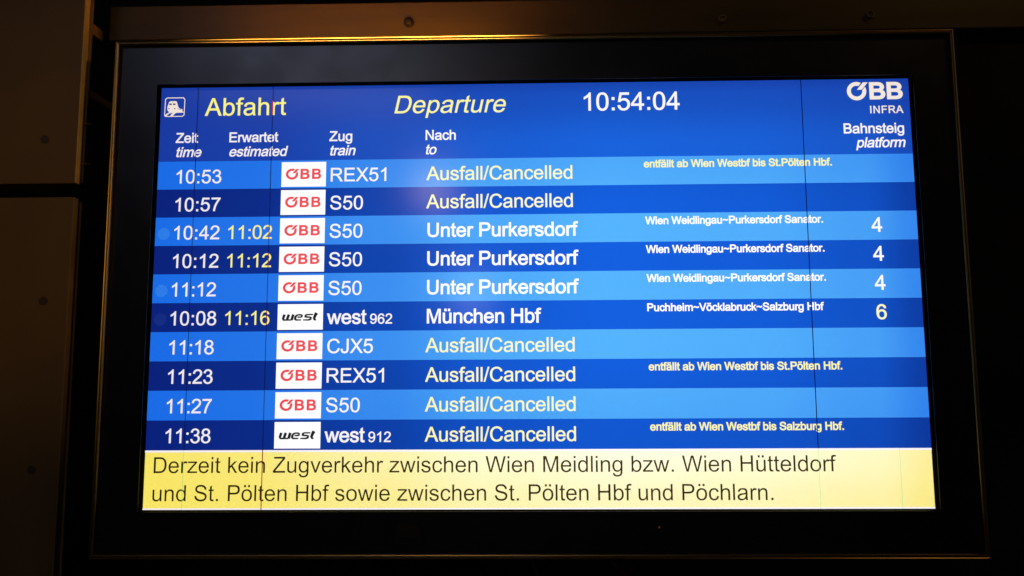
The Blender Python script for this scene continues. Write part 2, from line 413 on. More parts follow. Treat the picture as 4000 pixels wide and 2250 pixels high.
'd': (1139, "M824 0V134Q723 -24 527 -24Q400 -24 293.5 46Q187 116 128.5 241.5Q70 367 70 530Q70 689 123 818.5Q176 948 282 1017Q388 1086 519 1086Q615 1086 690 1045.5Q765 1005 812 940V1466H991V0ZM255 530Q255 326 341 225Q427 124 544 124Q662 124 744.5 220.5Q827 317 827 515Q827 733 743 835Q659 937 536 937Q416 937 335.5 839Q255 741 255 530Z"),
'e': (1139, "M862 342L1048 319Q1004 156 885 66Q766 -24 581 -24Q348 -24 211.5 119.5Q75 263 75 522Q75 790 213 938Q351 1086 571 1086Q784 1086 919 941Q1054 796 1054 533Q1054 517 1053 485H261Q271 310 360 217Q449 124 582 124Q681 124 751 176Q821 228 862 342ZM271 633H864Q852 767 796 834Q710 938 573 938Q449 938 364.5 855Q280 772 271 633Z"),
'f': (569, "M178 0V922H19V1062H178V1175Q178 1282 197 1334Q223 1404 288.5 1447.5Q354 1491 472 1491Q548 1491 640 1473L613 1316Q557 1326 507 1326Q425 1326 391 1291Q357 1256 357 1160V1062H564V922H357V0Z"),
'g': (1139, "M102 -88L277 -114Q288 -195 338 -232Q405 -282 521 -282Q646 -282 714 -232Q782 -182 806 -92Q820 -37 819 139Q701 0 525 0Q306 0 186 158Q66 316 66 537Q66 689 121 817.5Q176 946 280.5 1016Q385 1086 526 1086Q714 1086 836 934V1062H1002V144Q1002 -104 951.5 -207.5Q901 -311 791.5 -371Q682 -431 522 -431Q332 -431 215 -345.5Q98 -260 102 -88ZM251 550Q251 341 334 245Q417 149 542 149Q666 149 750 244.5Q834 340 834 544Q834 739 747.5 838Q661 937 539 937Q419 937 335 839.5Q251 742 251 550Z"),
'h': (1139, "M135 0V1466H315V940Q441 1086 633 1086Q751 1086 838 1039.5Q925 993 962.5 911Q1000 829 1000 673V0H820V673Q820 808 761.5 869.5Q703 931 596 931Q516 931 445.5 889.5Q375 848 345 777Q315 706 315 581V0Z"),
'i': (455, "M136 1259V1466H316V1259ZM136 0V1062H316V0Z"),
'k': (1024, "M136 0V1466H316V630L742 1062H975L569 668L1016 0H794L443 543L316 421V0Z"),
'l': (455, "M131 0V1466H311V0Z"),
'm': (1706, "M135 0V1062H296V913Q346 991 429 1038.5Q512 1086 618 1086Q736 1086 811.5 1037Q887 988 918 900Q1044 1086 1246 1086Q1404 1086 1489 998.5Q1574 911 1574 729V0H1395V669Q1395 777 1377.5 824.5Q1360 872 1314 901Q1268 930 1206 930Q1094 930 1020 855.5Q946 781 946 617V0H766V690Q766 810 722 870Q678 930 578 930Q502 930 437.5 890Q373 850 344 773Q315 696 315 551V0Z"),
'n': (1139, "M135 0V1062H297V911Q414 1086 635 1086Q731 1086 811.5 1051.5Q892 1017 932 961Q972 905 988 828Q998 778 998 653V0H818V646Q818 756 797 810.5Q776 865 722.5 897.5Q669 930 597 930Q482 930 398.5 857Q315 784 315 580V0Z"),
'o': (1139, "M68 531Q68 826 232 968Q369 1086 566 1086Q785 1086 924 942.5Q1063 799 1063 546Q1063 341 1001.5 223.5Q940 106 822.5 41Q705 -24 566 -24Q343 -24 205.5 119Q68 262 68 531ZM253 531Q253 327 342 225.5Q431 124 566 124Q700 124 789 226Q878 328 878 537Q878 734 788.5 835.5Q699 937 566 937Q431 937 342 836Q253 735 253 531Z"),
'p': (1139, "M135 -407V1062H299V924Q357 1005 430 1045.5Q503 1086 607 1086Q743 1086 847 1016Q951 946 1004 818.5Q1057 691 1057 539Q1057 376 998.5 245.5Q940 115 828.5 45.5Q717 -24 594 -24Q504 -24 432.5 14Q361 52 315 110V-407ZM298 525Q298 320 381 222Q464 124 582 124Q702 124 787.5 225.5Q873 327 873 540Q873 743 789.5 844Q706 945 590 945Q475 945 386.5 837.5Q298 730 298 525Z"),
'r': (682, "M133 0V1062H295V901Q357 1014 409.5 1050Q462 1086 525 1086Q616 1086 710 1028L648 861Q582 900 516 900Q457 900 410 864.5Q363 829 343 766Q313 670 313 556V0Z"),
's': (1024, "M63 317L241 345Q256 238 324.5 181Q393 124 516 124Q640 124 700 174.5Q760 225 760 293Q760 354 707 389Q670 413 523 450Q325 500 248.5 536.5Q172 573 132.5 637.5Q93 702 93 780Q93 851 125.5 911.5Q158 972 214 1012Q256 1043 328.5 1064.5Q401 1086 484 1086Q609 1086 703.5 1050Q798 1014 843 952.5Q888 891 905 788L729 764Q717 846 659.5 892Q602 938 497 938Q373 938 320 897Q267 856 267 801Q267 766 289 738Q311 709 358 690Q385 680 517 644Q708 593 783.5 560.5Q859 528 902 466Q945 404 945 312Q945 222 892.5 142.5Q840 63 741 19.5Q642 -24 517 -24Q310 -24 201.5 62Q93 148 63 317Z"),
't': (569, "M528 161L554 2Q478 -14 418 -14Q320 -14 266 17Q212 48 190 98.5Q168 149 168 311V922H36V1062H168V1325L347 1433V1062H528V922H347V301Q347 224 356.5 202Q366 180 387.5 167Q409 154 449 154Q479 154 528 161Z"),
'u': (1139, "M831 0V156Q707 -24 494 -24Q400 -24 318.5 12Q237 48 197.5 102.5Q158 157 142 236Q131 289 131 404V1062H311V473Q311 332 322 283Q339 212 394 171.5Q449 131 530 131Q611 131 682 172.5Q753 214 782.5 285.5Q812 357 812 493V1062H992V0Z"),
'v': (1024, "M430 0L26 1062H216L444 426Q481 323 512 212Q536 296 579 414L815 1062H1000L598 0Z"),
'w': (1479, "M331 0L6 1062H192L361 449L424 221Q428 238 479 440L648 1062H833L992 446L1045 243L1106 448L1288 1062H1463L1131 0H944L775 636L734 817L519 0Z"),
'z': (1024, "M40 0V146L716 922Q601 916 513 916H80V1062H948V943L373 269L262 146Q383 155 489 155H980V0Z"),
}
DOTS = "M286 1264V1469H474V1264ZM664 1264V1469H852V1264Z"
for base, acc in (('a', 'ä'), ('o', 'ö'), ('u', 'ü')):
    G[acc] = (G[base][0], G[base][1] + DOTS)


def contours(path, n=5):
    out, cur, x, y = [], [], 0.0, 0.0
    for cmd, args in re.findall(r"([MLHVQZ])([^MLHVQZ]*)", path):
        a = [float(v) for v in args.split()]
        if cmd == 'M':
            cur = [(a[0], a[1])]; x, y = a
        elif cmd == 'L':
            x, y = a; cur.append((x, y))
        elif cmd == 'H':
            x = a[0]; cur.append((x, y))
        elif cmd == 'V':
            y = a[0]; cur.append((x, y))
        elif cmd == 'Q':
            for i in range(1, n + 1):
                t = i / n
                cur.append(((1 - t) ** 2 * x + 2 * t * (1 - t) * a[0] + t * t * a[2], (1 - t) ** 2 * y + 2 * t * (1 - t) * a[1] + t * t * a[3]))
            x, y = a[2], a[3]
        elif cmd == 'Z':
            if (cur[0][0] - cur[-1][0]) ** 2 + (cur[0][1] - cur[-1][1]) ** 2 < 1e-6:
                cur.pop()
            out.append(cur)
    return out


def area(c):
    return 0.5 * sum(c[i - 1][0] * c[i][1] - c[i][0] * c[i - 1][1] for i in range(len(c)))


def inside(pt, c):
    r = False
    for i in range(len(c)):
        (x0, y0), (x1, y1) = c[i - 1], c[i]
        if (y0 > pt[1]) != (y1 > pt[1]) and pt[0] < (x1 - x0) * (pt[1] - y0) / (y1 - y0) + x0:
            r = not r
    return r


def nested(cs):
    return [sum(inside(c[0], d) for j, d in enumerate(cs) if j != i) for i, c in enumerate(cs)]


def embolden(cs, off):
    if not off:
        return cs
    res = []
    for c, d in zip(cs, nested(cs)):
        s = (1 if area(c) > 0 else -1) * (1 if d % 2 == 0 else -1)
        n = len(c)
        new = []
        for i in range(n):
            p0, p1, p2 = Vector(c[i - 1]), Vector(c[i]), Vector(c[(i + 1) % n])
            a, b = (p1 - p0), (p2 - p1)
            if a.length < 1e-6 or b.length < 1e-6:
                new.append(tuple(p1)); continue
            a.normalize(); b.normalize()
            n1, n2 = Vector((a.y, -a.x)) * s, Vector((b.y, -b.x)) * s
            mvec = n1 + n2
            if mvec.length < 0.3:
                mvec = n1
            else:
                mvec = mvec / max(0.5, 0.5 * mvec.length_squared)
            new.append(tuple(p1 + mvec * off))
        res.append(new)
    return res


def fill(cs, dep=None):
    """triangulate outlines with holes -> (points, triangles)"""
    dep = dep or nested(cs)
    P, T = [], []
    for i, c in enumerate(cs):
        if dep[i] % 2:
            continue
        grp = [c] + [d for j, d in enumerate(cs) if dep[j] == dep[i] + 1 and inside(d[0], c)]
        flat_pts = [p for g in grp for p in g]
        want = abs(area(c)) - sum(abs(area(d)) for d in grp[1:])
        off = len(P)
        best = None
        for ang in (0.0, 0.13, 0.41, 0.77, 1.15, 1.9, 2.6):      # retry turned: the triangulator can trip on level points
            ca, sa = math.cos(ang), math.sin(ang)
            tris = [tuple(t) for t in tessellate_polygon([[Vector((p[0] * ca - p[1] * sa, p[0] * sa + p[1] * ca, 0)) for p in g] for g in grp])]
            err = abs(sum(abs(area([flat_pts[k] for k in t])) for t in tris) - want)
            if best is None or err < best[0]:
                best = (err, tris)
            if err < 0.004 * want:
                break
        P += flat_pts
        T += [tuple(off + k for k in t) for t in best[1]]
    return P, T


CACHE = {}


def glyph(ch, bold):
    if (ch, bold) not in CACHE:
        CACHE[(ch, bold)] = fill(embolden(contours(G[ch][1]), bold), nested(contours(G[ch][1]))) if G[ch][1] else ([], [])
    return CACHE[(ch, bold)]


def P3(u, v, y):
    """panel millimetres (right, down) -> metres in the display's own frame"""
    return (u / 1000 - SW / 2, y, ZT - v / 1000)


Y_BAND, Y_TILE, Y_TEXT, Y_FAULT = -0.0006, -0.0012, -0.0018, -0.0024


def text_geo(s, u, v, em, width=None, bold=0, slant=0.0):
    """lettering with its ink starting at u, baseline v, spread to the given ink width"""
    k = em / 2048.0
    pens, x = [], 0.0
    for ch in s:
        pens.append(x)
        x += G[ch][0]
    def ink(ch):
        q = glyph(ch, bold)[0]
        return [a + slant * b for a, b in q]
    l = min(ink(s[0])) + pens[0]
    r = max(ink(s[-1])) + pens[-1]
    track = ((width / k) - (r - l)) / (len(s) - 1) if width and len(s) > 1 else 0.0
    V, F = [], []
    for i, ch in enumerate(s):
        pts, tris = glyph(ch, bold)
        o = len(V)
        for a, b in pts:
            V.append((u + k * (pens[i] + track * i - l + a + slant * b), v - k * b))
        F += [tuple(o + t for t in tri) for tri in tris]
    return V, F


def flat(name, V, F, mat, y, parent, **kw):
    return mesh_obj(name, [P3(a, b, y) for a, b in V], F, mat, None, parent, **kw)


def rect(u0, u1, v0, v1):
    return [(u0, v0), (u1, v0), (u1, v1), (u0, v1)], [(0, 1, 2, 3)]


def merge(parts):
    V, F, K = [], [], []
    for (v, f), k in parts:
        o = len(V)
        V += v
        F += [tuple(o + i for i in q) for q in f]
        K += [k] * len(f)
    return V, F, K


def letters(name, s, u, v, em, width, mat, parent, bold=0, slant=0.0, y=Y_TEXT, **kw):
    V, F = text_geo(s, u, v, em, width, bold, slant)
    return flat(name, V, F, mat, y, parent, **kw)


# ------------------------------------------------------------------ structure
wall = bm_obj("wall", box_bm(-2.5, 2.5, 0.75, 0.80, -1.6, 1.6), M['wall'], kind="structure")
wall["label"] = "black unlit wall far behind the screen"

# bronze beam behind the top of the display
beam = thing("steel_beam", (0.3, 0.1, 0.44), "bronze painted steel beam running behind the top edge of the screen", "beam")
beam["kind"] = "thing"
bb = box_bm(-0.94, 1.20, -0.010, 0.05, -0.048, 0.006, bevel=0.0015)
bm_obj("beam_body", bb, M['beam'], beam)


def bolt(x, z, kind):
    bm = bmesh.new()
    seg = 28
    if kind == 'dome':
        prof = [(0.0080, 0.0), (0.0080, -0.0012), (0.0078, -0.0016), (0.0060, -0.0016), (0.0058, -0.0040), (0.0050, -0.0054), (0.0030, -0.0062), (0.0, -0.0064)]
        mat = M['bolt']
    else:
        prof = [(0.0058, 0.0), (0.0058, -0.0052), (0.0054, -0.0058), (0.0042, -0.0058), (0.0038, -0.0052), (0.0038, -0.0012), (0.0, -0.0012)]
        mat = M['rail']
    rings = []
    for r, y in prof:
        if r == 0:
            rings.append([bm.verts.new((x, -0.0102 + y, z))])
        else:
            rings.append([bm.verts.new((x + r * math.cos(2 * math.pi * k / seg), -0.0102 + y, z + r * math.sin(2 * math.pi * k / seg))) for k in range(seg)])
    for a, b in zip(rings, rings[1:]):
        for k in range(seg):
            if len(b) == 1:
                bm.faces.new((a[k], a[(k + 1) % seg], b[0]))
            else:
                bm.faces.new((a[k], a[(k + 1) % seg], b[(k + 1) % seg], b[k]))
    bm_obj("bolt", bm, mat, beam, label="dark domed bolt head on a washer" if kind == 'dome' else "hollow socket screw head")


bolt(-0.1831 - 0.3, 0.4136 - 0.44, 'dome')
bolt(0.2865 - 0.3, 0.4108 - 0.44, 'ring')
bolt(0.5048 - 0.3, 0.4142 - 0.44, 'ring')


def cladding(z0, z1, label, screws, holes, lit_edge):
    t = thing("cladding_panel", (-0.75, 0.03, z0), label, "wall panel", "brown cladding panels beside the screen")
    x1 = -0.6428 + 0.75
    bm = box_bm(-0.35, x1, 0.0, 0.0128, 0.0, z1 - z0, bevel=0.0012)
    bm_obj("panel_sheet", bm, M['clad'], t)
    # folded edge, a hair proud: painted lit on the upper panel, shaded below
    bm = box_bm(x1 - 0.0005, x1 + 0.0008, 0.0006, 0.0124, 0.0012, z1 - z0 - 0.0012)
    bm_obj("folded_edge", bm, M['edge'] if lit_edge else M['rail'], t)
    # return flange of the folded sheet, set back from the face
    bm = box_bm(x1 - 0.004, x1 + 0.0035, 0.0135, 0.0175, 0.004, z1 - z0 - 0.004, bevel=0.0006)
    bm_obj("return_flange", bm, M['rail'], t)
    for hx, hz in holes:
        bm = bmesh.new()
        bmesh.ops.create_cone(bm, cap_ends=True, segments=24, radius1=0.0058, radius2=0.0052, depth=0.0022)
        for v in bm.verts:
            v.co = Vector((v.co.x + hx + 0.75, v.co.z - 0.0005, v.co.y + hz - z0))
        bm_obj("rivet", bm, M['rivet'], t)
    for sz in screws:
        bm = tube_bm([(x1 - 0.002, 0.010, sz - z0), (x1 + 0.013, 0.011, sz - z0), (x1 + 0.0135, 0.011, sz - z0)], 0.0011)
        bm_obj("screw", bm, M['brass'], t)
    return t


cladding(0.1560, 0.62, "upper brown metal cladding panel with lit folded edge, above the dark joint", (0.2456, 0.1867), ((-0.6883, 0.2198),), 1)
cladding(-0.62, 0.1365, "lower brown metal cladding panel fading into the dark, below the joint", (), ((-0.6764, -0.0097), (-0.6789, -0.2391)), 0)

# rails of the cavity between cladding and display, running away from the viewer
for z, h, d, lab in ((0.398, 0.016, 0.006, "topmost dark rail in the gap between cladding panel and screen"),
                     (0.300, 0.012, 0.004, "dark rail in the gap left of the screen, second from top"),
                     (0.166, 0.014, 0.007, "broad dark rail in the gap just below the cladding joint"),
                     (0.119, 0.010, 0.006, "lowest thin dark rail in the gap left of the screen")):
    bm = box_bm(-0.004 - d, 0.004, 0.0, 0.60, 0.0, h, bevel=0.001)
    o = bm_obj("support_rail", bm, M['rail'])
    o.location = (-0.662, 0.055, z)
    o["label"] = lab
    o["category"] = "rail"
    o["group"] = "dark rails in the gap beside the screen"

# ------------------------------------------------------------------ the display
board = thing("departure_board", (0, 0, 0), "large framed departure screen listing trains with a yellow message bar", "departure board")
FL, FR, FT, FB = -0.569504, 0.566637, 0.343108, -0.346307


def frame_loop(inset, y, r=0.0032):
    return rrect(FL + inset, FR - inset, FB + inset, FT - inset, r - inset, y)


prof = [(0.0, 0.060), (0.0, -0.0150), (0.0003, -0.0166), (0.0010, -0.0176), (0.0019, -0.0179), (0.0026, -0.0174), (0.0031, -0.0167),
        (0.0042, -0.0166), (0.0047, -0.0178), (0.0054, -0.0187), (0.0064, -0.0184), (0.0070, -0.0172), (0.0070, -0.0110)]
loops_obj("frame", [frame_loop(i, y) for i, y in prof], M['brass'], board, smooth=False)
loops_obj("gasket", [frame_loop(i, y) for i, y in ((0.0070, -0.0114), (0.0094, -0.0114))], M['gasket'], board)
loops_obj("housing", [frame_loop(0.0004, 0.058), frame_loop(0.0004, 0.0605), frame_loop(0.02, 0.072)], M['housing'], board, close_last=True)

GLY = -0.0130
OPEN = (-SW / 2 - 0.0004, SW / 2 + 0.0004, ZT - SH - 0.0004, ZT + 0.0004)


def open_loop(g, y):
    return rrect(OPEN[0] - g, OPEN[1] + g, OPEN[2] - g, OPEN[3] + g, 0.0005, y)


loops_obj("bezel_glass", [frame_loop(0.0094, -0.0110), frame_loop(0.0094, GLY + 0.0003), frame_loop(0.0097, GLY), open_loop(0.0002, GLY), open_loop(0.0, GLY + 0.0004)], M['bezel'], board)
loops_obj("bezel_edge", [open_loop(0.0, GLY + 0.0004), open_loop(0.0, 0.0006)], M['matte'], board)

# sensor window, status light and a stray fibre on the lower and upper bezel
mesh_obj("sensor_window", [(-0.1745, GLY - 0.0004, -0.3190), (-0.1475, GLY - 0.0004, -0.3190), (-0.1475, GLY - 0.0004, -0.3035), (-0.1745, GLY - 0.0004, -0.3035)], [(0, 1, 2, 3)], M['ir'], None, board)
bm = bmesh.new()
bmesh.ops.create_uvsphere(bm, u_segments=12, v_segments=8, radius=0.0013)
for v in bm.verts:
    v.co = Vector((0.157 + v.co.x, GLY + v.co.y * 0.4, -0.3074 + v.co.z))
bm_obj("status_light", bm, M['led'], board)

# lit panel
screen = flat("screen", *rect(0, 1020, 0, 568.065), M['header'], 0.0, board)

ROW0, PITCH = 104.2, 38.78
head = flat("header_band", *rect(0, 1020, 0, ROW0), M['header'], Y_BAND, board)
letters("heading", "Abfahrt", 61.7, 40.4, 34.4, 112.3, M['yellow'], head, bold=10, label="yellow heading Abfahrt")
letters("heading", "Departure", 322.9, 40.3, 34.4, 152.3, M['yellow'], head, bold=6, slant=0.213, label="slanted yellow heading Departure")
letters("clock", "10:54:04", 581.2, 39.6, 34.8, 129.8, M['white'], head, bold=16, label="white clock digits 10:54:04")
for de, en, u, wd, we, right in (("Zeit", "time", 23.1, 30.9, 34.6, None), ("Erwartet", "estimated", 97.0, 67.4, 80.6, None), ("Zug", "train", 234.3, 31.4, 34.7, None), ("Nach", "to", 365.8, 41.2, 14.6, None)):
    du = 1.6 if en in ("time", "train") else 0.6
    p = letters("column_heading", de, u, 78.0, 18.8, wd, M['white'], head, bold=34, label="white column heading " + de)
    letters("column_heading", en, u + du, 97.9, 18.8, we, M['white'], head, bold=34, slant=0.213, label="slanted white column heading " + en)
letters("column_heading", "Bahnsteig", 929.6, 75.6, 18.8, 80.4, M['white'], head, bold=34, label="white column heading Bahnsteig")
letters("column_heading", "platform", 944.8, 95.2, 18.8, 66.2, M['white'], head, bold=34, slant=0.213, label="slanted white column heading platform")


# --- railway emblem: broken ring with a slanted bar, then two bold letters
def emblem_geo(u, v, h, ring_w, b1, b2, bw):
    """u, v: left and top; h: ring height; b1, b2: left edges of the letters; bw: letter width"""
    parts = []
    ro, th = h / 2, h * 0.205
    ri = ro - th
    cx, cy = u + ring_w / 2, v + h / 2
    sx = ring_w / h
    d = Vector((0.63, 0.777)).normalized()          # bar direction, up to the right
    nrm = Vector((d.y, -d.x))                        # to the right of the bar

    def hit(off, r):                                 # bar-parallel line at offset meets the circle on its upper side
        return off * nrm + d * math.sqrt(max(r * r - off * off, 0))
    bar_l, bar_r, gap = -0.03 * h, 0.165 * h, 0.062 * h
    oL, oR = bar_l - gap, bar_r + gap * 0.55
    a0 = math.atan2(*reversed(hit(oL, ro)))
    a1 = math.atan2(*reversed(hit(oR, ro)))
    i0 = math.atan2(*reversed(hit(oL, ri)))
    i1 = math.atan2(*reversed(hit(oR, ri)))
    n = 48
    outer, inner = [], []
    for k in range(n + 1):
        t = k / n
        a = a0 + (a1 + 2 * math.pi - a0) * t
        b = i0 + (i1 + 2 * math.pi - i0) * t
        outer.append((ro * math.cos(a), ro * math.sin(a)))
        inner.append((ri * math.cos(b), ri * math.sin(b)))
    V = [(cx + sx * x, cy - y) for x, y in outer + inner]
    F = [(k, k + 1, n + 2 + k, n + 1 + k) for k in range(n)]
    parts.append(((V, F), 0))
    top, low = 0.475 * h, 0.075 * h

    def on(off, yy):
        base = off * nrm
        return base + d * ((yy - base.y) / d.y)
    q = [on(bar_l, low), on(bar_r, low), on(bar_r, top), on(bar_l, top)]
    parts.append((([(cx + sx * p.x, cy - p.y) for p in q], [(0, 1, 2, 3)]), 0))
    pts, tris = fill(embolden(contours(G['B'][1]), 74))
    xs = [p[0] for p in pts]
    ys = [p[1] for p in pts]
    for b in (b1, b2):
        hh = h * 0.945
        V = [(b + (p[0] - min(xs)) / (max(xs) - min(xs)) * bw, v + h * 0.02 + hh - (p[1] - min(ys)) / (max(ys) - min(ys)) * hh) for p in pts]
        parts.append(((V, tris), 0))
    return merge(parts)


V, F, _ = emblem_geo(936.6, 4.4, 25.6, 26.0, 966.6, 989.9, 21.3)
flat("railway_logo", V, F, M['cream'], Y_TEXT, head, label="white railway emblem of a broken ring and two letters")
letters("logo_caption", "INFRA", 966.4, 48.2, 14.2, 44.4, M['cream'], head, bold=28, label="small spaced white capitals INFRA")


# --- train pictogram
def poly(pts):
    P, T = fill([pts])
    return P, T


def pict(x, y):                      # close-up coordinates of the sign -> panel
    return (5.7 + (x - 585) / 1010 * 28.0, 13.9 + (y - 420) / 975 * 27.4)


def pp(seq):
    return [pict(*q) for q in seq]


fr_o = [(690, 420), (1520, 420), (1600, 520), (1592, 1310), (1500, 1395), (640, 1395), (580, 1330), (592, 500)]
fr_i = [(705, 462), (1495, 462), (1562, 540), (1552, 1295), (1480, 1356), (660, 1356), (618, 1310), (632, 520)]
ring = (pp(fr_o) + pp(fr_i), [(k, (k + 1) % 8, 8 + (k + 1) % 8, 8 + k) for k in range(8)])
train = [(870, 605), (1130, 605), (1185, 640), (1225, 770), (1262, 890), (1310, 960), (1380, 1000), (1470, 1012), (1482, 1050), (1482, 1140), (1548, 1145), (1548, 1190),
         (1200, 1195), (1110, 1235), (1040, 1310), (1005, 1372), (880, 1372), (925, 1270), (1010, 1190), (960, 1192), (840, 1225), (750, 1290), (690, 1362), (640, 1372), (606, 1330), (680, 1255), (800, 1180), (825, 1160), (745, 1090), (722, 1010), (722, 880), (760, 770), (800, 650)]
g = merge([(ring, 0), (poly(pp(train)), 0)])
pic = flat("train_pictogram", g[0], g[1], M['cream'], Y_TEXT, head, label="white outlined sign of a train front on curved track")


def disc(cx, cy, r, n=20):
    return [(cx + r * math.cos(2 * math.pi * k / n), cy + r * math.sin(2 * math.pi * k / n)) for k in range(n)]


marks = [[(815, 730), (945, 730), (945, 805), (815, 805)], [(1003, 730), (1130, 730), (1130, 805), (1003, 805)],
         disc(985, 662, 22), disc(815, 988, 32), disc(1102, 988, 32),
         [(1240, 965), (1300, 1000), (1380, 1022), (1445, 1030), (1440, 1044), (1360, 1040), (1290, 1020), (1240, 985)]]
g = merge([(poly(pp(q)), 0) for q in marks])
pic2 = merge([(ring, 0), (poly(pp(train)), 0)])
n0 = len(pic.data.polygons)
me = pic.data
vv = [tuple(v.co) for v in me.vertices] + [P3(a, b, Y_TEXT - 0.0005) for a, b in g[0]]
ff = [tuple(p.vertices) for p in me.polygons] + [tuple(len(me.vertices) + i for i in q) for q in g[1]]
me.clear_geometry()
me.from_pydata(vv, [], ff)
me.materials.append(M['pict_blue'])
for i, p in enumerate(me.polygons):
    p.material_index = 0 if i < n0 else 1
me.update()


# --- slanted lower-case train brand on the white tiles, traced as thick strokes
def stroke(pts, w):
    """mitred ribbon along a polyline; w is one width or one per point"""
    n = len(pts)
    ws = w if isinstance(w, (list, tuple)) else [w] * n
    L_, R_ = [], []
    for i in range(n):
        p = Vector(pts[i])
        a = Vector(pts[max(i - 1, 0)])
        b = Vector(pts[min(i + 1, n - 1)])
        t = (b - a).normalized()
        q = Vector((-t.y, t.x)) * ws[i] / 2
        L_.append(tuple(p + q))
        R_.append(tuple(p - q))
    return L_ + R_, [(i, i + 1, n + i + 1, n + i) for i in range(n - 1)]


WEST = [([(548, 655), (520, 735), (500, 800), (520, 838), (570, 842), (690, 842), (780, 842)], [62, 64, 60, 50, 40, 36, 36]),
        ([(695, 655), (665, 740), (640, 822)], 64),
        ([(845, 655), (815, 745), (790, 852)], 64),
        ([(985, 748), (1080, 748), (1130, 735), (1138, 690), (1100, 668), (1020, 668), (950, 690), (915, 750), (905, 810), (940, 842), (1010, 842), (1112, 842)], [36, 36, 46, 52, 40, 36, 46, 62, 60, 44, 34, 32]),
        ([(1508, 660), (1400, 660), (1310, 662), (1255, 690), (1245, 730), (1300, 745), (1390, 748), (1440, 765), (1425, 815), (1370, 842), (1270, 843), (1175, 843)], [32, 34, 36, 52, 56, 42, 40, 52, 58, 40, 34, 30]),
        ([(1618, 600), (1580, 690), (1545, 790), (1560, 832), (1615, 842)], [70, 72, 66, 52, 36]),
        ([(1570, 660), (1665, 652)], 34)]


def brand_geo(u, v):
    def q(p):
        return (u + (p[0] - 312) / 1524 * 60.6, v + (p[1] - 303) / 870 * 34.2)
    parts = []
    for pts, w in WEST:
        s = 60.6 / 1524 * 1.42
        parts.append((stroke([q(p) for p in pts], [k * s for k in w] if isinstance(w, list) else w * s), 1))
    return parts


def tile(row, v, brand):
    u = 169.9
    parts = [(rect(u, u + 60.7, v, v + 34.2), 0)]
    if brand:
        parts += brand_geo(u, v)
    else:
        V, F, _ = emblem_geo(u + 6.1, v + 9.2, 15.2, 16.8, u + 26.0, u + 41.8, 12.5)
        parts.append(((V, F), 1))
    V, F, K = merge(parts)
    pos = [P3(a, b, Y_TILE) for a, b in V]
    for f, k in zip(F, K):
        if k:
            for i in f:
                pos[i] = (pos[i][0], Y_TILE - 0.0005, pos[i][2])
    return mesh_obj("operator_logo", pos, F, [M['tile'], M['logo_black' if brand else 'logo_red']], K, row,
                    label="white tile with black slanted word west" if brand else "white tile with red railway emblem")


ROWS = [
    ("10:53", None, None, ("REX51", 75.6), ("Ausfall/Cancelled", 197.2, 'yellow'), ("entfällt ab Wien Westbf bis St.Pölten Hbf.", 251.0, 'yellow'), None),
    ("10:57", None, None, ("S50", 44.4), ("Ausfall/Cancelled", 197.2, 'yellow'), None, None),
    ("10:42", "11:02", 1, ("S50", 44.4), ("Unter Purkersdorf", 202.0, 'white'), ("Wien Weidlingau~Purkersdorf Sanator.", 235.6, 'white'), ("4", 'white')),
    ("10:12", "11:12", None, ("S50", 44.4), ("Unter Purkersdorf", 202.0, 'white'), ("Wien Weidlingau~Purkersdorf Sanator.", 235.6, 'white'), ("4", 'white')),
    ("11:12", None, 1, ("S50", 44.4), ("Unter Purkersdorf", 202.0, 'white'), ("Wien Weidlingau~Purkersdorf Sanator.", 235.6, 'white'), ("4", 'white')),
    ("10:08", "11:16", 1, ("west", 53.0, "962"), ("München Hbf", 151.8, 'white'), ("Puchheim~Vöcklabruck~Salzburg Hbf", 231.3, 'white'), ("6", 'yellow')),
    ("11:18", None, None, ("CJX5", 60.7), ("Ausfall/Cancelled", 197.0, 'yellow'), None, None),
    ("11:23", None, None, ("REX51", 75.8), ("Ausfall/Cancelled", 197.1, 'yellow'), ("entfällt ab Wien Westbf bis St.Pölten Hbf.", 251.0, 'yellow'), None),
    ("11:27", None, None, ("S50", 44.5), ("Ausfall/Cancelled", 197.1, 'yellow'), None, None),
    ("11:38", None, None, ("west", 53.0, "912"), ("Ausfall/Cancelled", 197.1, 'yellow'), ("entfällt ab Wien Westbf bis Salzburg Hbf.", 249.2, 'yellow'), None),
]
